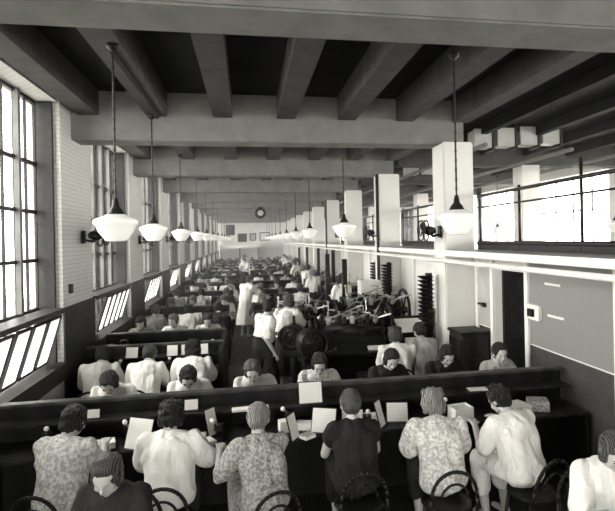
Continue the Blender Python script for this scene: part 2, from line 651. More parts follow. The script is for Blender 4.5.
for i, y in enumerate(bays):
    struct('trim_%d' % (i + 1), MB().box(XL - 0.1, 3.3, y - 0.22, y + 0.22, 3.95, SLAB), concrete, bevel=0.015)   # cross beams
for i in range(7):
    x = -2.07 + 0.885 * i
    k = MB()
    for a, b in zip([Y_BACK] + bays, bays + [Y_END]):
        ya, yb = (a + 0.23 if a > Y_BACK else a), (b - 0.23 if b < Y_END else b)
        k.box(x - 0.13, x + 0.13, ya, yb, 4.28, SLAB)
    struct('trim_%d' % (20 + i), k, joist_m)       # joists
# right hand hall beams and columns
for i, y in enumerate(bays[4:]):
    struct('trim_%d' % (30 + i), MB().box(3.42, 9.1, y - 0.2, y + 0.2, 4.18, SLAB), joist_m)
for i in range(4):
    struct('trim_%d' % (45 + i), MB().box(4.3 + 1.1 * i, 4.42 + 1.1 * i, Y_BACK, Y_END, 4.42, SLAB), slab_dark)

# left wall: piers, spandrel, head
k = MB()
for y in bays:
    k.box(-2.72, XL, y - 0.64, y + 0.64, 0, SLAB)
k.box(-2.72, XL - 0.02, Y_BACK, Y_END, 0, 0.85)
k.box(-2.72, XL - 0.02, Y_BACK, Y_END, 4.34, SLAB)
struct('wall_left', k, brick)
k = MB()
for y in bays:
    k.box(XL, XL + 0.02, y - 0.66, y + 0.66, 0, 1.74)
struct('trim_50', k, dado_left)
# windows in the left wall
for i, (a, b) in enumerate(zip(bays, bays[1:])):
    y0, y1 = a + 0.64, b - 0.64
    f = MB()
    for z in (0.87, 1.74, 2.35, 2.95, 3.55, 4.32):
        f.box(-2.62, -2.57, y0, y1, z - 0.022, z + 0.022)
    n = 5
    for j in range(n * 2 + 1):
        yy = y0 + (y1 - y0) * j / (n * 2)
        yy = min(max(yy, y0 + 0.02), y1 - 0.02)
        f.box(-2.61, -2.58, yy - 0.012, yy + 0.012, 0.85, 4.34)
    w = struct('window_%d' % (i + 1), f, steel_frame)
    m_ = MB()
    for j in range(1, n):
        yy = y0 + (y1 - y0) * j / n
        m_.box(-2.585, -2.53, yy - 0.035, yy + 0.035, 1.76, 4.33)
    m_.obj('window_mullion', mullion_paint, w)
    m_ = MB()
    m_.box(-2.56, -2.38, y0 + 0.005, y0 + 0.06, 0.9, 4.33)
    m_.box(-2.56, -2.38, y1 - 0.06, y1 - 0.005, 0.9, 4.33)
    m_.box(-2.50, -2.26, y0 + 0.06, y1 - 0.06, 1.69, 1.75)
    m_.obj('window_frame', steel_frame, w)
    MB().box(-2.60, -2.59, y0, y1, 0.87, 4.32).obj('pane', glass, w)
    # lower hopper sashes leaning into the room
    nh = 5
    ys = y0 + 0.75
    MB().box(-2.50, -2.47, y0 + 0.06, ys - 0.03, 1.05, 1.69).obj('blank_panel', steel_frame, w)
    MB().box(-2.56, -2.26, y0 + 0.01, y1 - 0.01, 0.86, 1.06).obj('window_sill', dado_left, w)
    for j in range(nh):
        ya = ys + (y1 - ys - 0.08) * j / nh
        yb = ys + (y1 - ys - 0.08) * (j + 1) / nh - 0.06
        M = Matrix.Translation((-2.46, 0, 1.08)) @ Matrix.Rotation(R(17), 4, 'Y')
        h = MB()
        h.box(-0.012, 0.012, ya, ya + 0.03, 0, 0.62, M)
        h.box(-0.012, 0.012, yb - 0.03, yb, 0, 0.62, M)
        h.box(-0.012, 0.012, ya, yb, 0, 0.03, M)
        h.box(-0.012, 0.012, ya, yb, 0.59, 0.62, M)
        hs = h.obj('hopper_sash', steel_frame, w)
        MB().box(-0.004, 0.004, ya + 0.02, yb - 0.02, 0.02, 0.60, M).obj('pane', frosted, hs)

# wall behind the camera with windows, and the end wall
k = MB()
k.box(-2.72, 9.4, Y_BACK - 0.3, Y_BACK, 0, 0.9)
k.box(-2.72, 9.4, Y_BACK - 0.3, Y_BACK, 3.0, SLAB)  # unseen upper part made solid to keep daylight off the ceiling
for x in (-2.5, 0.45, 3.3, 6.3, 9.2):
    k.box(x - 0.22, x + 0.22, Y_BACK - 0.3, Y_BACK, 0.9, 4.35)
struct('wall_back', k, plaster)
for i, x in enumerate((-1.03, 1.88, 4.8, 7.75)):
    f = MB()
    for j in range(6):
        xx = x - 1.2 + 2.4 * j / 5
        f.box(xx - 0.02, xx + 0.02, Y_BACK - 0.2, Y_BACK - 0.15, 0.9, 3.0)
    for z in (0.92, 1.6, 2.3, 2.98):
        f.box(x - 1.25, x + 1.25, Y_BACK - 0.2, Y_BACK - 0.15, z - 0.02, z + 0.02)
    w = struct('window_%d' % (20 + i), f, steel_frame)
    MB().box(x - 1.24, x + 1.24, Y_BACK - 0.18, Y_BACK - 0.17, 0.92, 2.98).obj('pane', glass, w)
struct('wall_end', MB().box(-2.72, 9.4, Y_END, Y_END + 0.3, 0, SLAB), wall_paint)

# right partition wall with door opening, ledge, columns
DOOR0, DOOR1 = 5.93, 6.77
k = MB()
k.box(XR, XR + 0.1, Y_BACK, DOOR0, 0, 2.26)
k.box(XR, XR + 0.1, DOOR1, Y_END, 0, 2.26)
k.box(XR, XR + 0.1, DOOR0, DOOR1, 2.1, 2.26)
struct('wall_right', k, wall_paint)
k = MB()
k.box(2.86, XR + 0.2, Y_BACK, Y_END, 2.26, 2.34)
struct('trim_51', k, white_paint, bevel=0.012)
k = MB()
k.tube((2.84, Y_BACK, 2.19), (2.84, Y_END, 2.19), 0.03)
struct('trim_52', k, white_paint)
k = MB()
k.box(XR - 0.02, XR, DOOR1 + 0.08, 9.6, 0, 1.22)
k.box(XR - 0.02, XR, 2.0, DOOR0 - 0.08, 0, 1.2)
struct('trim_53', k, dado_right)
k = MB()                                  # framing strips of the partition
for y in (DOOR0 - 0.04, DOOR1 + 0.04, 7.3, 4.3, 2.6, 8.9, 10.3, 12.9, 14.2, 16.8, 18.3):
    k.box(XR - 0.045, XR, y - 0.04, y + 0.04, 0, 2.26)
k.box(XR - 0.045, XR, DOOR0, DOOR1, 2.08, 2.14)
struct('trim_54', k, white_paint)
k = MB()
k.box(XR - 0.012, XR, 4.34, DOOR0 - 0.08, 1.22, 2.2)
k.box(XR - 0.012, XR, 2.64, 4.26, 1.22, 2.2)
struct('trim_55', k, mesh_wire)
k = MB()
k.box(XR - 0.012, XR, DOOR1 + 0.09, 7.25, 1.24, 2.1)
k.box(XR - 0.012, XR, 7.95, 8.85, 1.24, 2.16)
struct('trim_56', k, panel_paint)
for i, y in enumerate(bays):
    struct('trim_%d' % (60 + i), MB().box(2.92, 3.40, y - 0.32, y + 0.16, 0, 3.97), column_paint, bevel=0.02)
# open door leaf
dr = struct('door_1', MB().box(XR + 0.1, XR + 0.85, DOOR1 - 0.05, DOOR1, 0, 2.07), wood_dark)
MB().box(XR + 0.2, XR + 0.72, DOOR1 - 0.062, DOOR1 - 0.05, 1.1, 1.95).obj('door_panel', wood_top, dr)
MB().ball((XR + 0.76, DOOR1 - 0.09, 1.02), 0.03).obj('door_knob', steel, dr)
# the corridor beyond the door
struct('wall_corridor', MB().box(4.6, 4.7, 3.5, 8.5, 0, 2.3), dado_right)

# steel screen above the ledge, bay by bay
for i, (a, b) in enumerate(zip(bays, bays[1:])):
    y0, y1 = a + 0.17, b - 0.33
    if y1 < 0:
        continue
    sc = empty('steel_screen', (3.45, 0, 2.34), 'dark steel screen of rails and posts on the ledge between the %s and %s columns' % (WORDS[max(0, i - 3)], WORDS[max(0, i - 2)]) if i > 2 else
               'dark steel screen of rails on the ledge nearest the camera, right of the first column' if i == 2 else 'dark steel screen of rails on the ledge beside the camera', 'screen', 'steel screens on the ledge')
    for z, r in ((0.80, 0.022), (0.63, 0.013), (0.10, 0.03)):
        MB().tube((0, y0, z), (0, y1, z), r).obj('rail', steel_frame if z != 0.80 else iron_light, sc, smooth=True)
    for f in (0.02, 0.35, 0.68, 0.98):
        yy = y0 + (y1 - y0) * f
        MB().tube((0, yy, 0), (0, yy, 0.85 if f != 0.35 else 1.0), 0.018).obj('post', iron_light, sc, smooth=True)
    k = MB()
    k.box(-0.015, 0.015, y0, y1, 0.0, 0.12)
    k.obj('kick_plate', steel_frame, sc)

# outer wall of the neighbouring hall, with windows
k = MB()
k.box(9.1, 9.4, Y_BACK, Y_END, 0, 1.2)
k.box(9.1, 9.4, Y_BACK, Y_END, 4.2, SLAB)
for y in bays:
    k.box(9.1, 9.4, y - 0.25, y + 0.25, 1.2, 4.2)
struct('wall_far_right', k, plaster)
for i, (a, b) in enumerate(zip(bays, bays[1:])):
    f = MB()
    for j in range(1, 4):
        yy = a + 0.25 + (b - a - 0.5) * j / 4
        f.box(9.23, 9.26, yy - 0.02, yy + 0.02, 1.2, 4.2)
    for z in (2.2, 3.2):
        f.box(9.23, 9.26, a + 0.25, b - 0.25, z - 0.02, z + 0.02)
    w = struct('window_%d' % (40 + i), f, mullion_paint)
    MB().box(9.24, 9.25, a + 0.25, b - 0.25, 1.2, 4.2).obj('pane', glass, w)
for i, y in enumerate(bays[4:9]):
    struct('trim_%d' % (80 + i), MB().box(6.45, 6.9, y - 0.22, y + 0.22, 0, 4.2), plaster)

# ceiling duct of pale panels in the neighbouring hall
for yy, xx, tg in ((9.0, 4.15, 'nearest the first column'), (13.0, 4.1, 'beyond the second column')):
    d = empty('ventilation_duct', (xx, yy, 4.16), 'pale panelled duct with dark hangers under the side hall ceiling, ' + tg, 'duct')
    for j in range(4):
        M = Matrix.Translation((0.46 * j, 0, 0.02 + 0.03 * j))
        MB().box(0.02, 0.36, 0, 0.3, 0, 0.34, M).obj('duct_panel', panel_paint, d)
        MB().box(0.37, 0.41, -0.02, 0.32, -0.05, 0.42, M).obj('hanger', steel_frame, d)
    MB().box(0, 1.8, 0.05, 0.28, 0.34, 0.40).obj('duct_cover', slab_dark, d)
for j, (x, z) in enumerate(((4.0, 4.08), (5.6, 4.02), (7.2, 4.08))):
    p = MB().tube((x, 8.2, z), (x, 30, z), 0.04).obj('ceiling_pipe', concrete, None, smooth=True)
    tag(p, ['pale pipe under the side hall ceiling, nearest the columns', 'pale pipe along the middle of the side hall ceiling', 'pale pipe under the side hall ceiling, farthest from the columns'][j], 'pipe')

# conduits in the main hall
k = MB()
k.tube((-1.16, 4.95, 4.255), (-1.16, 7.28, 4.255), 0.022)
k.ball((-1.16, 7.28, 4.24), 0.04)
tag(k.obj('electrical_conduit', steel_frame, smooth=True), 'dark conduit under the ceiling joist leading to the second lamp on the window side', 'conduit')
for x, y, lb in ((2.86, 11.2, 'dark vertical pipe running up beside the second column'), (2.86, 18.8, 'dark vertical pipe running up beside the fourth column')):
    tag(MB().tube((x, y, 0), (x, y, 3.95), 0.035).obj('riser_pipe', steel_frame, smooth=True), lb, 'pipe')

# ------------------------------------------------------------------ pendant lamps
def make_lamp(drop, metal_chain):
    """origin at the ceiling fixing; the globe centre hangs `drop` below"""
    t = empty('pendant_lamp', (0, 0, 0), 'x', 'lamp', 'milk glass pendant lamps')
    MB().lathe([(0.0, 0), (0.055, 0), (0.05, -0.03), (0.02, -0.06), (0, -0.06)], n=16).obj('canopy', brass, t, smooth=True)
    k = MB()
    k.tube((0, 0, -0.05), (0, 0, -drop + 0.2), 0.009)
    n = int((drop - 0.25) / 0.045)
    for i in range(n):
        k.ball((0, 0, -0.07 - i * 0.045), 0.015, (1 if i % 2 else 0.5, 0.5 if i % 2 else 1, 1.3), sub=1)
    k.obj('chain' if metal_chain else 'rod', brass, t)
    MB().lathe([(0, 0.235), (0.018, 0.235), (0.026, 0.20), (0.03, 0.165), (0.052, 0.14), (0.07, 0.105), (0.078, 0.09), (0, 0.09)], c=(0, 0, -drop), n=20).obj('shade_holder', brass, t, smooth=True)
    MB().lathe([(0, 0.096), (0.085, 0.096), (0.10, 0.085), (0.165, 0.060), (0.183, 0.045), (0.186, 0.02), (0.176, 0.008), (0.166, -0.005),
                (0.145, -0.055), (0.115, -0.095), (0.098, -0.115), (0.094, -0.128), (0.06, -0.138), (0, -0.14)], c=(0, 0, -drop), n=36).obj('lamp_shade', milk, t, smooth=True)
    return t
lampA = make_lamp(1.58, True)
left_lamps = [(-1.12, 4.8), (-1.25, 7.42), (-1.28, 10.7), (-1.28, 14.1), (-1.28, 17.2), (-1.28, 20.6), (-1.28, 24.0), (-1.28, 27.4), (-1.28, 31), (-1.28, 35), (-1.28, 39)]
right_lamps = [(1.96, 4.65), (1.52, 8.1), (1.45, 12.1), (1.47, 15.8), (1.47, 19.6), (1.47, 23.4), (1.47, 27.2), (1.47, 31), (1.47, 35), (1.47, 39)]
first = True
for side, ls in (('window', left_lamps), ('column', right_lamps)):
    for i, (x, y) in enumerate(ls):
        lb = 'milk glass pendant lamp on a dark rod, %s from the camera on the %s side' % (WORDS[i], side)
        if first:
            lampA.location = (x, y, 4.28)
            lampA['label'] = lb
            first = False
        else:
            dup(lampA, (x, y, 4.28), 0, lb)
for i, (x, y) in enumerate(((6.5, 14.7), (7.25, 14.2), (7.3, 9.3))):
    dup(lampA, (x, y, 4.28), 0, ['milk glass pendant lamp in the side hall, seen left of the other through the screen',
                                 'milk glass pendant lamp in the side hall, seen right of the other through the screen',
                                 'milk glass pendant lamp in the side hall nearest the right edge'][i])

# ------------------------------------------------------------------ wall fans
def make_fan():
    t = empty('wall_fan', (0, 0, 0), 'x', 'fan', 'black wall fans')
    MB().box(-0.06, 0.06, -0.015, 0.015, -0.09, 0.09).obj('wall_plate', iron, t, bevel=0.004)
    MB().tube((0, 0, -0.04), (0, 0.13, -0.07), 0.018).tube((0, 0.13, -0.07), (0, 0.15, 0.0), 0.018).obj('bracket_arm', iron, t)
    MB().ball((0, 0.16, 0.02), 0.075, (0.9, 1.4, 1)).obj('motor', iron, t, smooth=True)
    q = Matrix.Rotation(R(90), 3, 'X')
    h = MB()
    h.ring((0, 0.30, 0.02), 0.155, 0.010, M=q, n=28)
    h.ring((0, 0.22, 0.02), 0.155, 0.010, M=q, n=28)
    h.ring((0, 0.315, 0.02), 0.08, 0.005, M=q, n=20)
    for i in range(12):
        a = math.pi * i / 6
        c, s = math.cos(a), math.sin(a)
        h.tube((0.155 * c, 0.22, 0.02 + 0.155 * s), (0.155 * c, 0.30, 0.02 + 0.155 * s), 0.003, n=5)
        h.tube((0.155 * c, 0.30, 0.02 + 0.155 * s), (0.01 * c, 0.325, 0.02 + 0.01 * s), 0.003, n=5)
    h.obj('guard', iron, t)
    for i in range(4):
        M = Matrix.Translation((0, 0.26, 0.02)) @ Matrix.Rotation(R(90 * i + 20), 4, 'Y') @ Matrix.Rotation(R(25), 4, 'Z')
        MB().ball((0, 0, 0.078), 1, (0.066, 0.007, 0.066), M=M).obj('blade', iron, t, smooth=True)
    return t
fan0 = make_fan()
fl = [(-2.27, 7.85, 2.64, -60), (-2.27, 11.75, 2.6, -60), (-2.27, 15.6, 2.62, -60), (-2.27, 19.4, 2.62, -60),
      (2.90, 7.55, 2.62, 90), (2.90, 11.4, 2.64, 90), (2.90, 15.2, 2.7, 90)]
for i, (x, y, z, a) in enumerate(fl):
    lb = ('black wall fan bracketed to the %s brick pier' % WORDS[i]) if i < 4 else ('black wall fan mounted on the %s column on the right' % WORDS[i - 4])
    if i == 0:
        fan0.location = (x, y, z)
        fan0.rotation_euler = (0, 0, R(a))
        fan0['label'] = lb
    else:
        dup(fan0, (x, y, z), R(a), lb)

# ------------------------------------------------------------------ clock and end wall things
ck = empty('wall_clock', (0.6, 22.93, 3.72), 'round black framed clock hanging from the ceiling beam over the aisle', 'clock')
q90 = Matrix.Rotation(R(90), 3, 'X')
MB().lathe([(0, -0.06), (0.23, -0.06), (0.24, -0.03), (0.24, 0.03), (0.21, 0.06), (0.13, 0.065), (0.125, 0.03), (0, 0.03)], n=32, M=q90).obj('clock_case', iron, ck, smooth=True)
MB().lathe([(0, 0.03), (0.14, 0.03), (0.14, 0.036), (0, 0.036)], n=32, M=q90).obj('dial', white_paint, ck)
k = MB()
for i in range(12):
    a = math.pi * i / 6
    k.tube((0.09 * math.sin(a), -0.04, 0.09 * math.cos(a)), (0.115 * math.sin(a), -0.04, 0.115 * math.cos(a)), 0.007, n=5)
k.obj('hour_mark', iron, ck)
MB().tube((0, -0.045, 0), (0.075, -0.045, 0.03), 0.009, n=5).obj('clock_hand', iron, ck)
MB().tube((0, -0.045, 0), (-0.02, -0.045, 0.11), 0.007, n=5).obj('clock_hand', iron, ck)
MB().box(-0.11, 0.11, -0.03, 0.05, 0.2, 0.27).obj('hanging_bracket', iron, ck)

def picture(x, z, w, h, label, pm):
    t = empty('picture_frame', (x, Y_END - 0.02, z), label, 'picture')
    k = MB()
    f = 0.07
    k.box(-w, w, -0.03, 0.02, h - f, h).box(-w, w, -0.03, 0.02, -h, -h + f).box(-w, -w + f, -0.03, 0.02, -h, h).box(w - f, w, -0.03, 0.02, -h, h)
    k.obj('frame', iron, t)
    MB().box(-w + f, w - f, -0.015, 0.01, -h + f, h - f).obj('print', pm, t)
picture(-1.33, 3.4, 0.36, 0.42, 'dark square picture high on the far end wall, above the others', cloth_dark)
picture(-0.38, 2.76, 0.36, 0.34, 'dark framed picture low on the far end wall, left of the clock', cloth_dark)
picture(1.45, 2.83, 0.42, 0.34, 'framed picture with a pale half on the far end wall, below the clock', paper_ruled)
picture(0.48, 2.8, 0.26, 0.3, 'small pale framed picture between two dark ones on the far end wall', panel_paint)
sh = empty('display_shelf', (-0.6, Y_END - 0.3, 0), 'long white topped counter across the far end of the hall', 'counter')
MB().box(-1.6, 1.6, -0.3, 0.3, 1.9, 2.15).obj('shelf_top', white_paint, sh)
for x in (-1.5, 0, 1.5):
    MB().box(x - 0.05, x + 0.05, -0.25, 0.25, 0, 1.9).obj('upright', concrete, sh)

# ------------------------------------------------------------------ benches
def make_bench(x0, x1, y, label, near=True, far=True, top=1.10, group=None, shelf_gap=0.0):
    """double sided work bench with an upright partition at y"""
    t = empty('work_bench', ((x0 + x1) / 2, y, 0), label, 'bench', group)
    w = (x1 - x0) / 2
    MB().box(-w, w, -0.025, 0.025, 0.0, top - 0.03).obj('partition', wood_dark, t)
    MB().box(-w - 0.01, w + 0.01, -0.055, 0.055, top - 0.03, top).obj('cap_rail', wood_edge, t, bevel=0.008)
    if near:
        MB().box(-w, w, -0.50, -0.025, 0.73, 0.76).obj('desktop', wood_top, t, bevel=0.005)
        MB().box(-w, w, -0.2, -0.025, 0.93, 0.95).obj('shelf', wood_top, t)
    if far:
        MB().box(-w, w, 0.025, 0.48, 0.73, 0.76).obj('desktop', wood_top, t, bevel=0.005)
    for s in (-1, 1):
        if near:
            MB().box(s * w - 0.02, s * w + 0.02, -0.49, -0.03, 0, 0.73).obj('end_panel', wood_dark, t)
        if far:
            MB().box(s * w - 0.02, s * w + 0.02, 0.03, 0.47, 0, 0.73).obj('end_panel', wood_dark, t)
    return t

make_bench(-2.24, 3.34, 5.2, 'long dark wooden bench partition across the front of the hall, nearest the camera')
# second unit: two partitions with a service shelf between
b2 = make_bench(-2.24, -0.38, 7.78, 'dark wooden bench on the window side, second from the camera, with high end panel', far=False)
w2 = 0.93
MB().box(w2 - 0.03, w2 + 0.03, -0.62, 1.12, 0, 1.07).obj('end_panel', wood_dark, b2)
MB().box(-w2, w2, 0.03, 1.05, 0.83, 0.86).obj('service_shelf', wood_dark, b2)
MB().box(-w2, w2, 1.03, 1.08, 0, 1.07).obj('partition', wood_dark, b2)
MB().box(-w2, w2, 1.0, 1.11, 1.07, 1.10).obj('cap_rail', wood_edge, b2, bevel=0.008)
MB().box(-w2, w2, 1.08, 1.6, 0.73, 0.76).obj('desktop', wood_top, b2)
ROWS = [12.05, 15.5, 18.75, 22.1, 25.4, 28.8, 32.2, 35.6, 39.0]
for i, y in enumerate(ROWS):
    make_bench(-2.24, -0.42, y, 'dark wooden bench on the window side, %s from the camera' % WORDS[i + 2], group='benches on the window side')
    make_bench(0.12, 1.76, y, 'dark wooden bench right of the aisle, %s from the camera' % WORDS[i + 1], group='benches right of the aisle')

# ------------------------------------------------------------------ near people
def P(x, y, rz, label, chair=None, **kw):
    p = make_person(label, **kw)
    p.location = (x, y, 0)
    p.rotation_euler = (0, 0, R(rz))
    if kw.get('stance', 'sit') == 'sit':
        a = R(rz)
        place_chair(x + math.sin(a) * 0.07, y - math.cos(a) * 0.07, a, chair or ('dark bentwood chair under the ' + label), None)
    return p

V = 0.0075
FR = 'women seated along the front bench'
P(-1.45, 4.28, -12, 'dark bobbed woman in a pale print blouse, leftmost with back turned at the front bench', 'dark bentwood chair of the leftmost woman at the front bench',
  hair='bob', hair_m=hair_dark, top_m=cloth_print, hy=-15, sleeve='short', vox=V, wide=1.1)
P(-0.64, 4.22, 0, 'dark wavy haired woman in a plain white blouse, back turned, second at the front bench', 'dark bentwood chair of the broad woman in the white blouse',
  hair='wavy', hair_m=hair_dark, top_m=cloth_white, wide=1.15, hp=34, sleeve='puff', vox=V, Rr=(0.24, 0.4, 0.85))
P(0.10, 3.98, 14, 'fair haired woman in a grey patterned dress reaching left over the front bench', 'dark bentwood chair of the fair woman with the bun',
  hair='bun', hair_m=hair_fair, top_m=cloth_grey, low_m=cloth_grey, hp=26, hy=-20, sleeve='short', vox=V, L=(-0.26, 0.40, 0.86), Rr=(-0.02, 0.42, 0.86), lean=18)
P(0.84, 4.14, 0, 'woman in a black dress with low neckline and pinned up brown hair, back turned', 'dark bentwood chair of the woman in black',
  hair='bun', hair_m=hair_mid, top_m=cloth_black, low_m=cloth_black, hp=24, sleeve='cap', vox=V)
P(1.53, 4.02, -4, 'fair wavy haired woman in a pale floral blouse, back turned at the front bench', 'dark bentwood chair of the woman in the floral blouse',
  hair='wavy', hair_m=hair_fair, top_m=cloth_print, hp=30, sleeve='puff', vox=V, wide=1.12, lean=18)
P(2.25, 4.02, 16, 'dark curly haired woman in a white blouse, rightmost with back turned at the front bench', 'dark bentwood chair of the curly haired woman, seen behind her',
  hair='curly', hair_m=hair_dark, top_m=cloth_white, low_m=cloth_white, hp=38, hy=12, sleeve='short', vox=V, wide=1.1, lean=20)
P(2.36, 3.22, 168, 'person in a white blouse at the bottom right corner, facing away from the front bench', 'dark bentwood chair of the person at the bottom right corner',
  hair='bob', hair_m=hair_mid, top_m=cloth_white, hp=30, vox=V * 1.2, face=True)
P(-0.84, 3.56, 172, 'person with brown hair bent low at the bottom edge, behind the front bench workers', 'dark bentwood chair of the bent person at the bottom edge',
  hair='bob', hair_m=hair_mid, top_m=cloth_dark, hp=28, lean=12, vox=V * 1.2)
# facing the camera across the front bench
P(-1.43, 6.06, 176, 'dark haired woman in light blouse, leftmost facing the camera across the front bench', 'dark bentwood chair of the leftmost woman facing the camera',
  hair='bob', hair_m=hair_dark, top_m=cloth_white, hp=48, lean=20, face=True, vox=V * 1.1)
P(-0.66, 6.04, 182, 'dark haired woman in a white blouse looking straight down behind the front bench', 'dark bentwood chair of the woman looking straight down',
  hair='bob', hair_m=hair_dark, top_m=cloth_white, hp=48, lean=18, face=True, vox=V * 1.1)
P(0.05, 6.05, 180, 'woman with short hair and light collar facing the camera at the aisle end', 'dark bentwood chair of the facing woman at the aisle',
  hair='bob', hair_m=hair_mid, top_m=cloth_pale, hp=34, hr=10, lean=18, face=True, vox=V * 1.1)
P(0.79, 6.08, 178, 'woman with short dark hair and pale print blouse facing the camera by the machine', 'dark bentwood chair of the facing woman by the machine',
  hair='bob', hair_m=hair_dark, top_m=cloth_print, hp=32, face=True, vox=V * 1.1)
P(1.60, 6.08, 184, 'dark haired woman in a dark dress facing the camera, head bowed to one side', 'dark bentwood chair of the facing woman in the dark dress',
  hair='bob', hair_m=hair_dark, top_m=cloth_dark, hp=32, hr=-8, face=True, vox=V * 1.1)
P(2.32, 6.12, 182, 'woman in a dark cardigan over a white collar facing the camera on the right', 'dark bentwood chair of the woman in the cardigan',
  hair='bob', hair_m=hair_dark, top_m=cloth_dark, hp=34, face=True, collar=True, vox=V * 1.1, sleeve='long')
P(2.95, 6.0, 180, 'smiling woman with hair tied back in a light dress facing the camera beside the doorway', 'dark bentwood chair of the smiling woman by the doorway',
  hair='man', hair_m=hair_dark, top_m=cloth_pale, hp=14, lean=16, face=True, vox=V * 1.1, wide=0.9)
# second row, backs turned
P(-1.88, 6.92, 0, 'dark haired woman in a light blouse, back turned, at window end of second bench', 'dark bentwood chair of the woman beside the windows at the second bench',
  hair='bob', hair_m=hair_dark, top_m=cloth_pale, hp=40, lean=24, vox=V * 1.2, wide=1.1)
P(-1.32, 6.86, -5, 'woman with brown hair and white blouse bending over the middle of the second bench', 'dark bentwood chair of the bending woman in the middle of the second bench',
  hair='bun', hair_m=hair_mid, top_m=cloth_white, hp=42, lean=26, vox=V * 1.2)
P(-0.72, 6.9, 4, 'dark wavy haired woman in a puffed white blouse at aisle end of second bench', 'dark bentwood chair at the aisle end of the second bench',
  hair='wavy', hair_m=hair_dark, top_m=cloth_white, hp=28, lean=18, sleeve='puff', vox=V * 1.2, wide=1.1)
P(2.05, 7.02, -3, 'broad person with brown hair and white shirt seated by the machine, back turned', 'dark bentwood chair of the broad person by the machine',
  hair='wavy', hair_m=hair_mid, top_m=cloth_white, hp=20, lean=10, vox=V * 1.2, wide=1.25, L=(-0.15, 0.42, 0.72), Rr=(0.15, 0.42, 0.72))
P(2.56, 7.3, 10, 'dark haired woman in a pale blouse between the broad person and the wall cabinet', 'dark bentwood chair near the wall cabinet',
  hair='bun', hair_m=hair_dark, top_m=cloth_pale, hp=26, vox=V * 1.2, L=(-0.15, 0.42, 0.72), Rr=(0.15, 0.40, 0.72))
# standing
P(0.22, 8.0, -62, 'man in a white shirt, belt and dark trousers standing in the aisle', hair='man', hair_m=hair_dark, top_m=cloth_white, low_m=cloth_dark,
  stance='stride', lean=5, hp=22, hy=8, sleeve='short', L=(-0.06, 0.36, 1.08), Rr=(0.27, 0.02, 0.88), vox=V, wide=1.12)
P(0.60, 8.62, -20, 'woman in a white blouse leaning over the numbering machine by the aisle', hair='wavy', hair_m=hair_mid, top_m=cloth_white, low_m=cloth_dark,
  stance='stand', lean=14, hp=26, L=(-0.1, 0.5, 1.1), Rr=(0.2, 0.5, 1.1), vox=V * 1.2, wide=0.95)
P(-0.08, 13.95, -40, 'woman in a white dress standing in the aisle and reaching to the right', hair='curly', hair_m=hair_mid, top_m=cloth_white, low_m=cloth_white,
  stance='stand', lean=14, hp=20, hy=-20, L=(0.1, 0.55, 1.15), Rr=(0.35, 0.5, 1.05), vox=V * 1.4)
P(2.3, 12.6, 15, 'woman in a white blouse standing between machines before the second column', hair='wavy', hair_m=hair_dark, top_m=cloth_white, low_m=cloth_pale,
  stance='stand', lean=8, hp=20, L=(-0.15, 0.4, 1.1), Rr=(0.2, 0.4, 1.1), vox=V * 1.4)

# ------------------------------------------------------------------ distant people: a few kinds, copied
protos = []
for j, (hs, lean, hp, hy, wd, sl, st) in enumerate((('bob', 14, 30, 0, 1.0, 'short', 'sit'), ('wavy', 20, 40, 10, 1.08, 'puff', 'sit'), ('bun', 12, 22, -18, 0.95, 'short', 'sit'),
                                                    ('curly', 17, 34, 0, 1.05, 'long', 'sit'), ('bob', 8, 20, 0, 1.0, 'short', 'stand'))):
    protos.append(make_person('x', hair=hs, lean=lean, hp=hp, hy=hy, wide=wd, sleeve=sl, stance=st, vox=0.013,
                              L=(-0.15, 0.44, 0.85 if st == 'sit' else 1.05), Rr=(0.15, 0.44, 0.85 if st == 'sit' else 1.05)))
proto_used = [False] * len(protos)
HN = ((hair_dark, 'dark'), (hair_mid, 'brown'), (hair_dark, 'dark'), (hair_fair, 'fair'))
CN = ((cloth_white, 'white'), (cloth_white, 'white'), (cloth_print, 'print'), (cloth_pale, 'pale'), (cloth_grey, 'grey'), (cloth_dark, 'dark'))
def far_person(k, x, y, rz, where, group, hi=None, ci=None):
    hm, hn = HN[rnd.randrange(4) if hi is None else hi]
    cm, cn = CN[rnd.randrange(6) if ci is None else ci]
    lb = '%s haired woman in %s blouse %s' % (hn, cn, where)
    sc = rnd.uniform(0.97, 1.04)
    if not proto_used[k]:
        proto_used[k] = True
        o = protos[k]
        o.location = (x, y, 0)
        o.rotation_euler = (0, 0, rz)
    else:
        o = dup(protos[k], (x, y, 0), rz)
    o['label'] = lb
    o['group'] = group
    for c in child(o, 'hair'):
        recolour(c, hm)
    for c in child(o, 'blouse'):
        recolour(c, cm)
    return o

ORD = WORDS
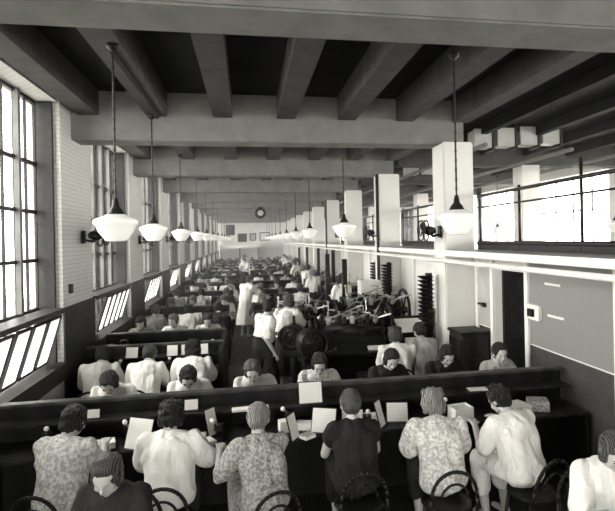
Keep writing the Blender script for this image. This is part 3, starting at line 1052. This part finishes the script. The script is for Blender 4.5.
# behind the second bench, facing the camera
for n, x in enumerate((-1.86, -1.3, -0.72)):
    far_person(rnd.randrange(4), x, 9.8, R(180), 'facing camera beyond second bench, %s from windows' % ORD[n], 'workers beyond the second bench', 0 if n != 1 else 1, (4, 0, 3)[n])
    place_chair(x, 9.87, R(180), 'dark chair beyond the second bench, %s from the windows' % ORD[n], 'chairs beyond the second bench')
for i, y in enumerate(ROWS):
    blocks = (('window side', (-1.87, -1.3, -0.72) if i > 1 else (-1.87, -1.27, -0.62)), ('aisle right', (0.36, 0.93, 1.50)))
    for side, xs in blocks:
        sn = 'window side' if side == 'window side' else 'right block'
        for n, x in enumerate(xs):
            for fc in (0, 1):
                if i == 0 and side == 'aisle right' and fc == 0 and n > 0:
                    continue
                if rnd.random() < 0.07 and i > 1:
                    continue
                xx = x + rnd.uniform(-0.04, 0.04)
                yy = y - 1.0 if fc == 0 else y + 0.98
                yy += rnd.uniform(-0.05, 0.05)
                rz = (R(180) if fc else 0) + rnd.uniform(-0.15, 0.15)
                wh = '%s, %s bench %s, %s from left' % ('facing camera' if fc else 'back turned', ORD[i + (2 if side == 'window side' else 1)], sn, ORD[n])
                far_person(rnd.randrange(4), xx, yy, rz, wh, 'distant workers at the benches')
                place_chair(xx + 0.07 * math.sin(rz), yy - 0.07 * math.cos(rz), rz,
                            'dark chair of worker %s' % wh, 'chairs of the distant workers')
for n, (x, y, a) in enumerate(((2.0, 15.6, 0.5), (2.1, 18.6, -0.4), (2.1, 22.3, 0.9), (2.5, 25.5, 1.2), (2.2, 29.0, 0.2), (-0.15, 27.2, 3.0), (-0.15, 33.8, 0.1), (2.3, 32.3, 2.6))):
    far_person(4, x, y, a, 'standing %s among the machines, %s nearest' % ('in the aisle' if x < 1 else 'right', ORD[n]), 'people standing far down the hall', None, 0)

# ------------------------------------------------------------------ machines
def make_press():
    t = empty('numbering_machine', (0, 0, 0), 'x', 'machine', 'numbering machines')
    for s in (-1, 1):                         # cast side frames with arched legs
        k = MB()
        x = s * 0.5
        k.box(x - 0.03, x + 0.03, -0.36, 0.36, 0.62, 0.80)
        k.box(x - 0.03, x + 0.03, -0.16, 0.16, 0.80, 1.20)
        for sy in (-1, 1):
            k.tube((x, sy * 0.22, 0.70), (x, sy * 0.36, 0.30), 0.055, 0.04)
            k.tube((x, sy * 0.36, 0.32), (x, sy * 0.40, 0.0), 0.04, 0.055)
        k.ball((x, 0, 1.2), 0.11, (0.4, 1, 1))
        k.obj('side_frame', iron, t, bevel=0.0)
    MB().tube((-0.52, 0.1, 0.35), (0.52, 0.1, 0.35), 0.035).tube((-0.52, -0.25, 0.55), (0.52, -0.25, 0.55), 0.03).obj('cross_bar', iron, t)
    MB().tube((-0.47, 0, 1.02), (0.47, 0, 1.02), 0.17, n=24).obj('drum', iron_light, t, smooth=True)
    MB().tube((-0.56, 0.02, 1.22), (0.56, 0.02, 1.22), 0.045, n=14).obj('shaft', steel, t, smooth=True)
    k = MB()
    qy = Matrix.Rotation(R(90), 3, 'Y')
    k.ring((0.64, 0.05, 1.02), 0.36, 0.025, M=qy, n=32)
    k.tube((0.58, 0.05, 1.02), (0.70, 0.05, 1.02), 0.06)
    for i in range(6):
        a = math.pi * i / 3
        k.tube((0.64, 0.05, 1.02), (0.64, 0.05 + 0.36 * math.cos(a), 1.02 + 0.36 * math.sin(a)), 0.014, n=6)
    k.obj('flywheel', iron, t, smooth=True)
    k = MB()
    k.ring((-0.58, 0.05, 1.05), 0.15, 0.03, M=qy, n=20)
    for i in range(16):
        a = math.pi * i / 8
        k.box(-0.6, -0.56, -0.015, 0.015, 0.16, 0.20, Matrix.Translation((0, 0.05, 1.05)) @ Matrix.Rotation(a, 4, 'X'))
    k.tube((-0.62, 0.05, 1.05), (-0.54, 0.05, 1.05), 0.05)
    k.obj('gear', iron_light, t)
    MB().box(-0.45, 0.45, -0.62, -0.15, 0.86, 0.89, Matrix.Rotation(R(8), 4, 'X')).obj('feed_table', iron, t)
    pr = random.Random(3)
    for i in range(17):                       # rack of fine steel feed fingers
        x = -0.48 + 0.92 * i / 16
        a_ = Vector((x, pr.uniform(-0.5, 0.1), 1.22 + pr.uniform(-0.03, 0.12)))
        an = pr.uniform(-0.6, 1.5)
        b_ = a_ + Vector((0.34 * math.cos(an), 0.34 * math.sin(an), pr.uniform(-0.02, 0.12)))
        c_ = b_ + Vector((-0.12 * math.sin(an), 0.12 * math.cos(an), pr.uniform(-0.08, 0.04)))
        b_.x, c_.x = min(b_.x, 0.55), min(c_.x, 0.55)
        MB().tube(a_, b_, 0.012, n=5).tube(b_, c_, 0.011, n=5).tube(a_, (x, -0.05, 1.1), 0.006, n=5).obj('feed_finger', steel, t)
    k = MB()
    for z, y in ((1.12, -0.5), (1.30, -0.06), (1.2, 0.26)):
        k.tube((-0.5, y, z), (0.5, y, z), 0.010, n=6)
    for x in (-0.5, 0.5):
        k.tube((x, -0.5, 1.12), (x, 0, 0.95), 0.014, n=6).tube((x, 0.26, 1.2), (x, 0.1, 0.95), 0.014, n=6)
    k.obj('finger_rack', iron_light, t)
    for i in range(7):                        # numbering heads
        x = -0.39 + 0.13 * i
        k = MB()
        k.box(x - 0.035, x + 0.035, -0.14, -0.04, 1.15, 1.27)
        k.tube((x, -0.09, 1.27), (x, -0.09, 1.33), 0.012)
        k.ball((x, -0.09, 1.34), 0.022, sub=1)
        k.obj('numbering_head', iron_light if i % 3 else steel, t)
    for x, y, z in ((-0.35, 0.35, 1.45), (0.3, 0.3, 1.5)):
        k = MB()
        k.tube((x, 0.1, 0.9), (x, y, z), 0.012, n=6)
        k.ball((x, y, z), 0.028)
        k.obj('lever', steel, t)
    MB().box(0.18, 0.38, -0.56, -0.42, 0.9, 0.93, Matrix.Rotation(R(8), 4, 'X')).obj('paper_pile', paper, t)
    MB().box(-0.47, 0.47, -0.14, 0.14, 0.35, 0.95).obj('bed_casting', iron, t, bevel=0.02)
    for i in range(16):                       # small fittings crowding the frame
        x, y, z = pr.uniform(-0.55, 0.55), pr.uniform(-0.3, 0.34), pr.uniform(0.82, 1.32)
        e = pr.random()
        k = MB()
        if e < 0.4:
            k.ball((x, y, z), pr.uniform(0.02, 0.045), sub=1)
            k.tube((x, y, z), (x, y * 0.4, z - 0.18), 0.01, n=6)
        elif e < 0.7:
            k.tube((x - 0.05, y, z), (x + 0.05, y, z), pr.uniform(0.03, 0.06), n=12)
            k.tube((x, y, z), (x, y * 0.3, z - 0.16), 0.012, n=6)
        else:
            k.box(x - 0.03, x + 0.03, y - 0.02, y + 0.02, z - 0.05, z + 0.03)
            k.tube((x, y, z), (x, y * 0.3, z - 0.2), 0.014, n=6)
        k.obj('fitting', (steel, iron, iron_light, iron)[i % 4], t)
    MB().tube((-0.2, 0.3, 0.2), (0.1, 0.3, 0.2), 0.12, n=18).box(-0.2, 0.1, 0.2, 0.4, 0.0, 0.1).obj('motor', iron, t)
    return t
pr0 = make_press()
pr0.location = (1.68, 8.5, 0)
pr0.rotation_euler = (0, 0, R(-4))
pr0['label'] = 'black numbering machine with a tangle of fine steel rods, nearest behind the front bench'
more_press = [(2.3, 9.8, 0, 1.1, 'tall black numbering machine with a large flywheel in front of the right wall'),
              (0.93, 10.25, 0, 0.95, 'black numbering machine behind the one with the tangled rods')]
for i, y in enumerate((14.2, 17.0, 20.4, 23.8, 27.2, 30.6, 34, 37.4)):
    more_press.append((2.42 if y != 14.2 else 2.5, y, (i * 7) % 11 - 5, 1.0, 'black machine %s down the right side of the hall' % WORDS[i]))
for x, y, a, s, lb in more_press:
    dup(pr0, (x, y, 0), R(a), lb, scale=s)

# upright numbering stand with round head near the aisle (dark clustered cylinders)
def make_stand(x, y, rz, label):
    t = empty('paper_counting_stand', (x, y, 0), label, 'machine', None, rz)
    MB().lathe([(0, 0), (0.22, 0), (0.2, 0.04), (0.06, 0.1), (0.045, 0.5), (0.07, 0.8), (0.05, 0.84), (0, 0.84)], n=20).obj('pedestal', iron, t, smooth=True)
    MB().tube((0, -0.10, 1.08), (0, 0.12, 1.08), 0.19, n=26).obj('drum_housing', iron_light, t, smooth=True)
    q = Matrix.Rotation(R(90), 3, 'X')
    k = MB()
    k.ring((0, -0.12, 1.08), 0.20, 0.014, M=q, n=28)
    k.ring((0, -0.12, 1.08), 0.12, 0.010, M=q, n=24)
    for i in range(10):
        a = math.pi * i / 5
        k.tube((0.03 * math.cos(a), -0.12, 1.08 + 0.03 * math.sin(a)), (0.2 * math.cos(a), -0.12, 1.08 + 0.2 * math.sin(a)), 0.007, n=5)
    k.obj('wheel', iron_light, t, smooth=True)
    MB().box(-0.16, 0.16, -0.14, 0.14, 0.82, 0.9).obj('bed', iron, t, bevel=0.01)
    MB().tube((0.1, -0.05, 0.9), (0.28, -0.2, 1.0), 0.012).ball((0.28, -0.2, 1.0), 0.03).obj('crank', iron_light, t)
    MB().tube((0, 0.02, 1.25), (0, 0.02, 1.4), 0.03, 0.02).obj('oil_cup', iron_light, t, smooth=True)
    return t
make_stand(0.86, 7.3, 0.3, 'black pedestal machine with a round wheel behind the aisle man, nearest of the two')
make_stand(0.66, 7.8, -0.4, 'black pedestal machine with a round wheel, just left of the tangled rods')

# upright posts standing among the machines
for i, (x, y, h) in enumerate(((2.05, 11.0, 2.1), (2.02, 13.2, 2.15), (2.55, 15.5, 2.2), (2.55, 18.8, 2.2), (2.5, 22.0, 2.2), (2.45, 24.9, 2.15))):
    t = empty('machine_hoist_post', (x, y, 0), 'slim black upright post among the machines, %s from the camera' % WORDS[i], 'post', 'upright posts among the machines')
    MB().box(-0.05, 0.05, -0.05, 0.05, 0.03, h).obj('post', iron, t)
    MB().box(-0.13, 0.13, -0.13, 0.13, 0, 0.03).obj('foot', iron, t)

# ------------------------------------------------------------------ racks and cabinet at the right wall
def make_rack(x, y, z0, z1, label):
    t = empty('tray_rack', (x, y, 0), label, 'rack', 'dark stacked racks at the wall')
    MB().box(-0.02, 0.06, -0.05, 0.05, 0.03, z1 + 0.03).obj('upright', iron, t)
    MB().box(-0.12, 0.08, -0.16, 0.16, 0, 0.03).obj('base', iron, t)
    n = int((z1 - z0) / 0.062)
    for i in range(n):
        z = z0 + (z1 - z0) * i / n
        MB().lathe([(0, 0), (0.06, 0.0), (0.13, 0.045), (0.135, 0.05), (0.05, 0.018), (0, 0.016)], c=(-0.03, 0, z), n=14).obj('tray', iron, t)
    return t
make_rack(2.76, 7.75, 0.9, 1.95, 'black tiered rack of small trays just below the first column')
make_rack(2.98, 11.9, 1.3, 1.98, 'black tiered rack standing beyond the second column')
make_rack(2.98, 10.85, 1.3, 1.98, 'black tiered rack standing in front of the second column')

cb = empty('wall_cabinet', (3.1, 7.36, 0), 'low dark wooden cabinet against the right wall below the tray rack', 'cabinet')
MB().box(-0.15, 0.24, -0.48, 0.0, 0.05, 1.15).obj('body', wood_top, cb)
MB().box(-0.18, 0.26, -0.5, 0.02, 1.15, 1.19).obj('top', wood_dark, cb, bevel=0.006)
for j in range(2):
    d = MB().box(-0.168, -0.15, -0.46 + 0.23 * j, -0.25 + 0.23 * j, 0.12, 1.08).obj('door', wood_dark, cb)
    MB().ball((-0.18, -0.28 + 0.08 * j, 0.65), 0.015).obj('knob', steel, d)
ob = empty('sheet_tray', (2.64, 8.3, 0), 'dark rimmed tilted tray holding white sheets left of the wall cabinet', 'tray')
for sx, sy in ((-1, -1), (1, -1), (-1, 1), (1, 1)):
    MB().tube((sx * 0.22, sy * 0.2, 0), (sx * 0.22, sy * 0.2, 1.0 + 0.08 * sy), 0.018).obj('leg', iron, ob)
M = Matrix.Translation((0, 0, 1.06)) @ Matrix.Rotation(R(24), 4, 'X')
k = MB()
k.box(-0.28, 0.28, -0.26, 0.26, -0.03, 0, M).box(-0.28, -0.25, -0.26, 0.26, 0, 0.05, M).box(0.25, 0.28, -0.26, 0.26, 0, 0.05, M).box(-0.28, 0.28, -0.26, -0.23, 0, 0.05, M).box(-0.28, 0.28, 0.23, 0.26, 0, 0.05, M)
k.obj('tray', iron, ob)
MB().box(-0.23, 0.23, -0.21, 0.21, 0.002, 0.03, M).obj('sheet_pile', paper, ob)

# white box beyond the machines, notice plates
bx = empty('paper_hopper', (2.62, 11.15, 0), 'white box on a dark stand behind the tall flywheel machine', 'box')
MB().box(-0.22, 0.22, -0.18, 0.18, 1.32, 1.62).obj('box', white_paint, bx, bevel=0.01)
MB().box(-0.24, 0.24, -0.2, 0.2, 1.27, 1.32).obj('box_base', iron, bx)
for sx, sy in ((-1, -1), (1, -1), (-1, 1), (1, 1)):
    MB().tube((sx * 0.19, sy * 0.16, 0), (sx * 0.19, sy * 0.16, 1.27), 0.02).obj('leg', iron, bx)

sp = empty('switch_box', (XR - 0.03, 5.72, 1.62), 'white switch plate on the wire mesh panel right of the doorway', 'switch')
MB().box(-0.03, 0.02, -0.13, 0.13, -0.09, 0.09).obj('plate', white_paint, sp, bevel=0.004)
MB().box(-0.06, -0.03, -0.04, 0.07, -0.05, 0.04).obj('switch', iron, sp)
vb = empty('door_latch', (XR - 0.03, 7.08, 1.54), 'small dark fitting on the pale panel left of the doorway', 'fitting')
MB().box(-0.02, 0.02, -0.05, 0.05, -0.03, 0.03).obj('plate', iron, vb)
MB().tube((-0.02, -0.04, 0), (-0.06, 0.06, 0.02), 0.016).obj('handle', iron_light, vb)
for i, (y, z) in enumerate(((5.35, 1.98), (5.3, 1.62))):
    tag(MB().box(XR - 0.03, XR - 0.012, y - 0.15, y + 0.15, z - 0.012, z + 0.012).obj('card_strip', paper), ['upper', 'lower'][i] + ' white card strip on the wire mesh panel', 'card')
tag(MB().box(XL, XL + 0.03, 7.28, 7.38, 1.9, 2.02).obj('switch_plate', steel_frame), 'small plate low on the first brick pier', 'switch')

# ------------------------------------------------------------------ desk clutter
def sheet(x, y, z, w, h, rz, tilt, label, m=None, cat='paper', group=None):
    """a copy holder: upright leaning board with a sheet"""
    t = empty('copy_holder', (x, y, z), label, cat, group, R(rz))
    M = Matrix.Rotation(R(-tilt), 4, 'X')
    MB().box(-w / 2 - 0.008, w / 2 + 0.008, 0.003, 0.012, 0.006, h + 0.01, M).obj('backing_board', wood_dark, t)
    MB().box(-w / 2, w / 2, -0.001, 0.003, 0.006, h, M).obj('sheet', m or paper_ruled, t)
    MB().box(-w / 2, w / 2, -0.03, 0.06, 0.001, 0.007).obj('foot', wood_dark, t)
    return t
SZ = 0.952
sheet(0.58, 5.02, 0.952, 0.22, 0.20, 0, 16, 'large white ruled sheet standing on the shelf between the bun and the woman in black')
sheet(0.65, 4.74, 0.76, 0.22, 0.22, -22, 25, 'tilted white sheet on the desk just left of the woman in black')
sheet(-0.98, 4.72, 0.76, 0.24, 0.26, -28, 20, 'white sheet in a slanted holder left of the broad woman in white')
sheet(-1.44, 5.06, 0.952, 0.16, 0.08, 0, 12, 'small white card standing near the leftmost woman on the shelf')
sheet(1.24, 4.78, 0.76, 0.12, 0.24, 55, 16, 'narrow white sheet standing edgewise right of the woman in black')
sheet(1.40, 4.86, 0.76, 0.20, 0.18, -12, 20, 'pale rounded sheet standing right of the narrow one')
sheet(-0.33, 4.92, 0.76, 0.12, 0.24, 50, 14, 'white sheet standing edgewise beside the broad woman in white')
sheet(-0.55, 5.08, 0.952, 0.12, 0.1, 0, 12, 'white card on the shelf behind the head of the broad woman in white')
sheet(0.40, 4.66, 0.76, 0.14, 0.22, 60, 14, 'white sheet standing edgewise right of the woman with the bun')
sheet(0.96, 4.88, 0.76, 0.2, 0.14, -10, 24, 'low white sheet ahead of the woman in black')

def flat(x, y, z, w, d, h, rz, label, name='paper_sheet', m=None, cat='paper', group=None):
    o = MB().box(-w / 2, w / 2, -d / 2, d / 2, 0, h).obj(name, m or paper)
    o.location = (x, y, z)
    o.rotation_euler = (0, 0, R(rz))
    return tag(o, label, cat, group)
flat(0.0, 4.98, 0.952, 0.34, 0.09, 0.02, 3, 'long white strip of paper lying on the shelf left of the bun')
flat(2.33, 5.08, 0.952, 0.2, 0.12, 0.004, -5, 'white paper lying on the shelf ahead of the curly haired woman')
flat(-1.26, 4.86, 0.76, 0.16, 0.14, 0.05, 15, 'small stack of white slips near the slanted holder', 'paper_stack')
flat(0.50, 4.9, 0.76, 0.16, 0.12, 0.06, -20, 'small white stack right of the fair woman', 'paper_stack')
flat(0.30, 4.88, 0.76, 0.08, 0.1, 0.1, 10, 'small white block standing right of the fair bun', 'paper_stack')
flat(1.15, 4.92, 0.76, 0.14, 0.1, 0.08, 0, 'white stack right of the head of the woman in black', 'paper_stack')
flat(-0.42, 4.72, 0.76, 0.2, 0.14, 0.03, 30, 'loose white papers right of the broad woman in white')
flat(-1.3, 4.7, 0.765, 0.14, 0.2, 0.01, -30, 'loose white paper before the leftmost woman')
flat(0.5, 4.66, 0.765, 0.12, 0.1, 0.03, 35, 'crumpled white slips beside the edgewise sheet')
flat(2.62, 4.82, 0.76, 0.22, 0.2, 0.10, 12, 'white bundle right of the curly haired woman on the desk', 'paper_stack', cloth_pale)
flat(2.90, 4.9, 0.76, 0.2, 0.18, 0.10, -20, 'grey bundle at the right end of the front bench', 'paper_stack', cloth_grey)
flat(0.95, 4.58, 0.765, 0.18, 0.14, 0.01, -10, 'paper under the hands of the woman in black')
flat(2.5, 4.6, 0.765, 0.2, 0.26, 0.01, 10, 'paper under the hands of the curly haired woman')
t = empty('paper_box', (2.02, 4.80, 0.76), 'white open box of slips on the desk left of the curly haired woman', 'box', None, R(8))
k = MB()
k.box(-0.1, 0.1, -0.08, 0.08, 0, 0.005).box(-0.1, -0.094, -0.08, 0.08, 0, 0.13).box(0.094, 0.1, -0.08, 0.08, 0, 0.13).box(-0.1, 0.1, -0.08, -0.074, 0, 0.13).box(-0.1, 0.1, 0.074, 0.08, 0, 0.13)
k.obj('box', paper, t)
MB().box(-0.088, 0.088, -0.07, 0.07, 0.006, 0.115).obj('slips', paper_ruled, t)

def make_stamp():
    t = empty('numbering_stamp', (0, 0, 0), 'x', 'stamp', 'hand numbering stamps')
    MB().box(-0.05, 0.05, -0.07, 0.07, 0, 0.02).obj('base', iron, t, bevel=0.003)
    MB().tube((-0.03, 0.03, 0.02), (-0.03, 0.0, 0.15), 0.01).tube((0.03, 0.03, 0.02), (0.03, 0.0, 0.15), 0.01).box(-0.04, 0.04, -0.02, 0.03, 0.09, 0.15).obj('frame', iron_light, t)
    MB().tube((0, 0.02, 0.12), (0, -0.12, 0.22), 0.008).obj('lever', steel, t)
    MB().ball((0, -0.13, 0.225), 0.022).obj('knob', white_paint, t, smooth=True)
    return t
st0 = make_stamp()
sp_ = [(-1.08, 4.93, 'beyond the slanted holder on the left'), (-0.28, 4.78, 'between the broad woman and the bun'), (0.36, 4.94, 'behind the small white block'), (1.06, 4.70, 'right of the woman in black'),
       (1.8, 4.86, 'left of the open paper box'), (-1.75, 4.9, 'at the left end of the front bench')]
for i, (x, y, w) in enumerate(sp_):
    if i == 0:
        st0.location = (x, y, 0.76)
        st0['label'] = 'small black numbering stamp ' + w
    else:
        dup(st0, (x, y, 0.76), rnd.uniform(-0.6, 0.6), 'small black numbering stamp ' + w)

# second bench clutter
for n, (x, w, tl) in enumerate(((-1.60, 0.16, 16), (-1.06, 0.14, 12), (-0.86, 0.15, 10), (-0.62, 0.10, 20))):
    sheet(x, 7.56, 0.952, w, 0.15, n * 5 - 8, tl, 'white sheet propped on the second bench shelf, %s from the left' % WORDS[n], paper)
for n, (x, y) in enumerate(((-0.56, 8.35), (-0.50, 8.25))):
    o = MB().lathe([(0, 0), (0.035, 0), (0.035, 0.1), (0.02, 0.125), (0.02, 0.15), (0, 0.15)], n=16).obj('glue_bottle', white_paint, smooth=True)
    o.location = (x, y, 0.862)
    tag(o, ['left', 'right'][n] + ' one of two small white bottles on the second bench shelf', 'bottle')
for n, (x, y, r, h) in enumerate(((-2.05, 8.3, 0.08, 0.16), (-1.88, 8.4, 0.06, 0.2), (-1.72, 8.35, 0.04, 0.1))):
    o = MB().lathe([(0, 0), (r, 0), (r * 1.05, h * 0.9), (r * 0.8, h), (0, h)], n=18).obj('ink_pot', iron_light if n else concrete, smooth=True)
    o.location = (x, y, 0.862)
    tag(o, 'dark pot on the second bench shelf by the windows, %s from the left' % WORDS[n], 'pot')
for n, (x, y) in enumerate(((-1.72, 7.42), (-0.62, 7.3), (-1.1, 7.4))):
    dup(st0, (x, y, 0.76), rnd.uniform(-0.5, 0.5), 'small black numbering stamp on the second bench, %s' % ('near the windows', 'at the aisle end', 'in the middle')[n])

# paper on the distant benches, both blocks
pp = None
for i, y in enumerate(ROWS):
    for bn, (xa, xb) in (('window side', (-2.0, -0.6)), ('right block', (0.25, 1.35))):
        for n in range(4):
            x = xa + (xb - xa) * (n + 0.5) / 4 + rnd.uniform(-0.1, 0.1)
            s = 1 if n % 2 else -1
            lb = 'white sheets propped at the %s bench, %s, %s from the left' % (WORDS[i + (2 if bn == 'window side' else 1)], bn, WORDS[n])
            if pp is None:
                pp = sheet(x, y - 0.39, 0.76, 0.22, 0.24, 0, 20, lb, paper, group='sheets propped on the distant benches')
            else:
                dup(pp, (x, y + (0.30 if s > 0 else -0.39), 0.76), rnd.uniform(-0.5, 0.5) + (math.pi if s > 0 else 0), lb)

hz = MB().box(-2.25, 9.05, 6.5, Y_END - 0.05, 0.02, SLAB - 0.02).obj('haze', None)  # added scatter volume that lightens the far bays with distance
hz['kind'] = 'structure'
vm = bpy.data.materials.new('added_haze')
vm.use_nodes = True
vm.node_tree.nodes.clear()
vo = vm.node_tree.nodes.new('ShaderNodeOutputMaterial')
vv = vm.node_tree.nodes.new('ShaderNodeVolumeScatter')
vv.inputs['Density'].default_value = 0.007
vv.inputs['Anisotropy'].default_value = 0.3
vm.node_tree.links.new(vv.outputs[0], vo.inputs['Volume'])
hz.data.materials.append(vm)

# ------------------------------------------------------------------ camera
cam = bpy.data.cameras.new('camera')
co = bpy.data.objects.new('camera', cam)
COL.objects.link(co)
cam.sensor_width = 36
cam.lens = 520 / 615 * 36
cam.shift_x = -(339 - 307.5) / 615
cam.shift_y = -(255.5 - 238.3) / 615
cam.clip_end = 300
yaw = math.atan(92 / 520)
co.matrix_world = Matrix.Translation((0, 0, 2.55)) @ Matrix.Rotation(-yaw, 4, 'Z') @ Matrix.Rotation(R(90), 4, 'X') @ Matrix.Rotation(-0.02, 4, 'Z')
scn.camera = co

# ------------------------------------------------------------------ light: daylight through the windows
w = bpy.data.worlds.new('sky')
scn.world = w
w.use_nodes = True
nt = w.node_tree
bg = nt.nodes['Background']
sky = nt.nodes.new('ShaderNodeTexSky')
sky.sky_type = 'HOSEK_WILKIE'
sky.turbidity = 8
sky.sun_direction = Vector((-0.5, -0.3, 0.8)).normalized()
bw = nt.nodes.new('ShaderNodeRGBToBW')
mx = nt.nodes.new('ShaderNodeMix')
mx.data_type = 'RGBA'
mx.inputs[0].default_value = 0.75
nt.links.new(sky.outputs[0], bw.inputs[0])
nt.links.new(bw.outputs[0], mx.inputs[6])
mx.inputs[7].default_value = (1.0, 0.985, 0.95, 1)
nt.links.new(mx.outputs[2], bg.inputs['Color'])
bg.inputs['Strength'].default_value = 5.0

def portal(loc, rot, sx, sy):
    l = bpy.data.lights.new('window_portal', 'AREA')
    l.shape = 'RECTANGLE'
    l.size, l.size_y = sx, sy
    l.cycles.is_portal = True
    o = bpy.data.objects.new('window_portal', l)
    COL.objects.link(o)
    o.location = loc
    o.rotation_euler = rot
for a, b in zip(bays, bays[1:]):
    portal((-2.66, (a + b) / 2, 2.6), (0, R(-90), 0), 3.5, b - a - 1.28)
    portal((9.3, (a + b) / 2, 2.7), (0, R(90), 0), 3.0, b - a - 0.7)
for x in (-1.03, 1.88, 4.8, 7.75):
    portal((x, Y_BACK - 0.25, 1.95), (R(90), 0, 0), 2.5, 2.1)

scn.cycles.use_denoising = True
scn.cycles.max_bounces = 8
scn.cycles.diffuse_bounces = 5
scn.cycles.transparent_max_bounces = 12
vs = scn.view_settings
vs.view_transform = 'Standard'
vs.look = 'None'
vs.gamma = 1
vs.use_curve_mapping = False
vs.exposure = 1.9
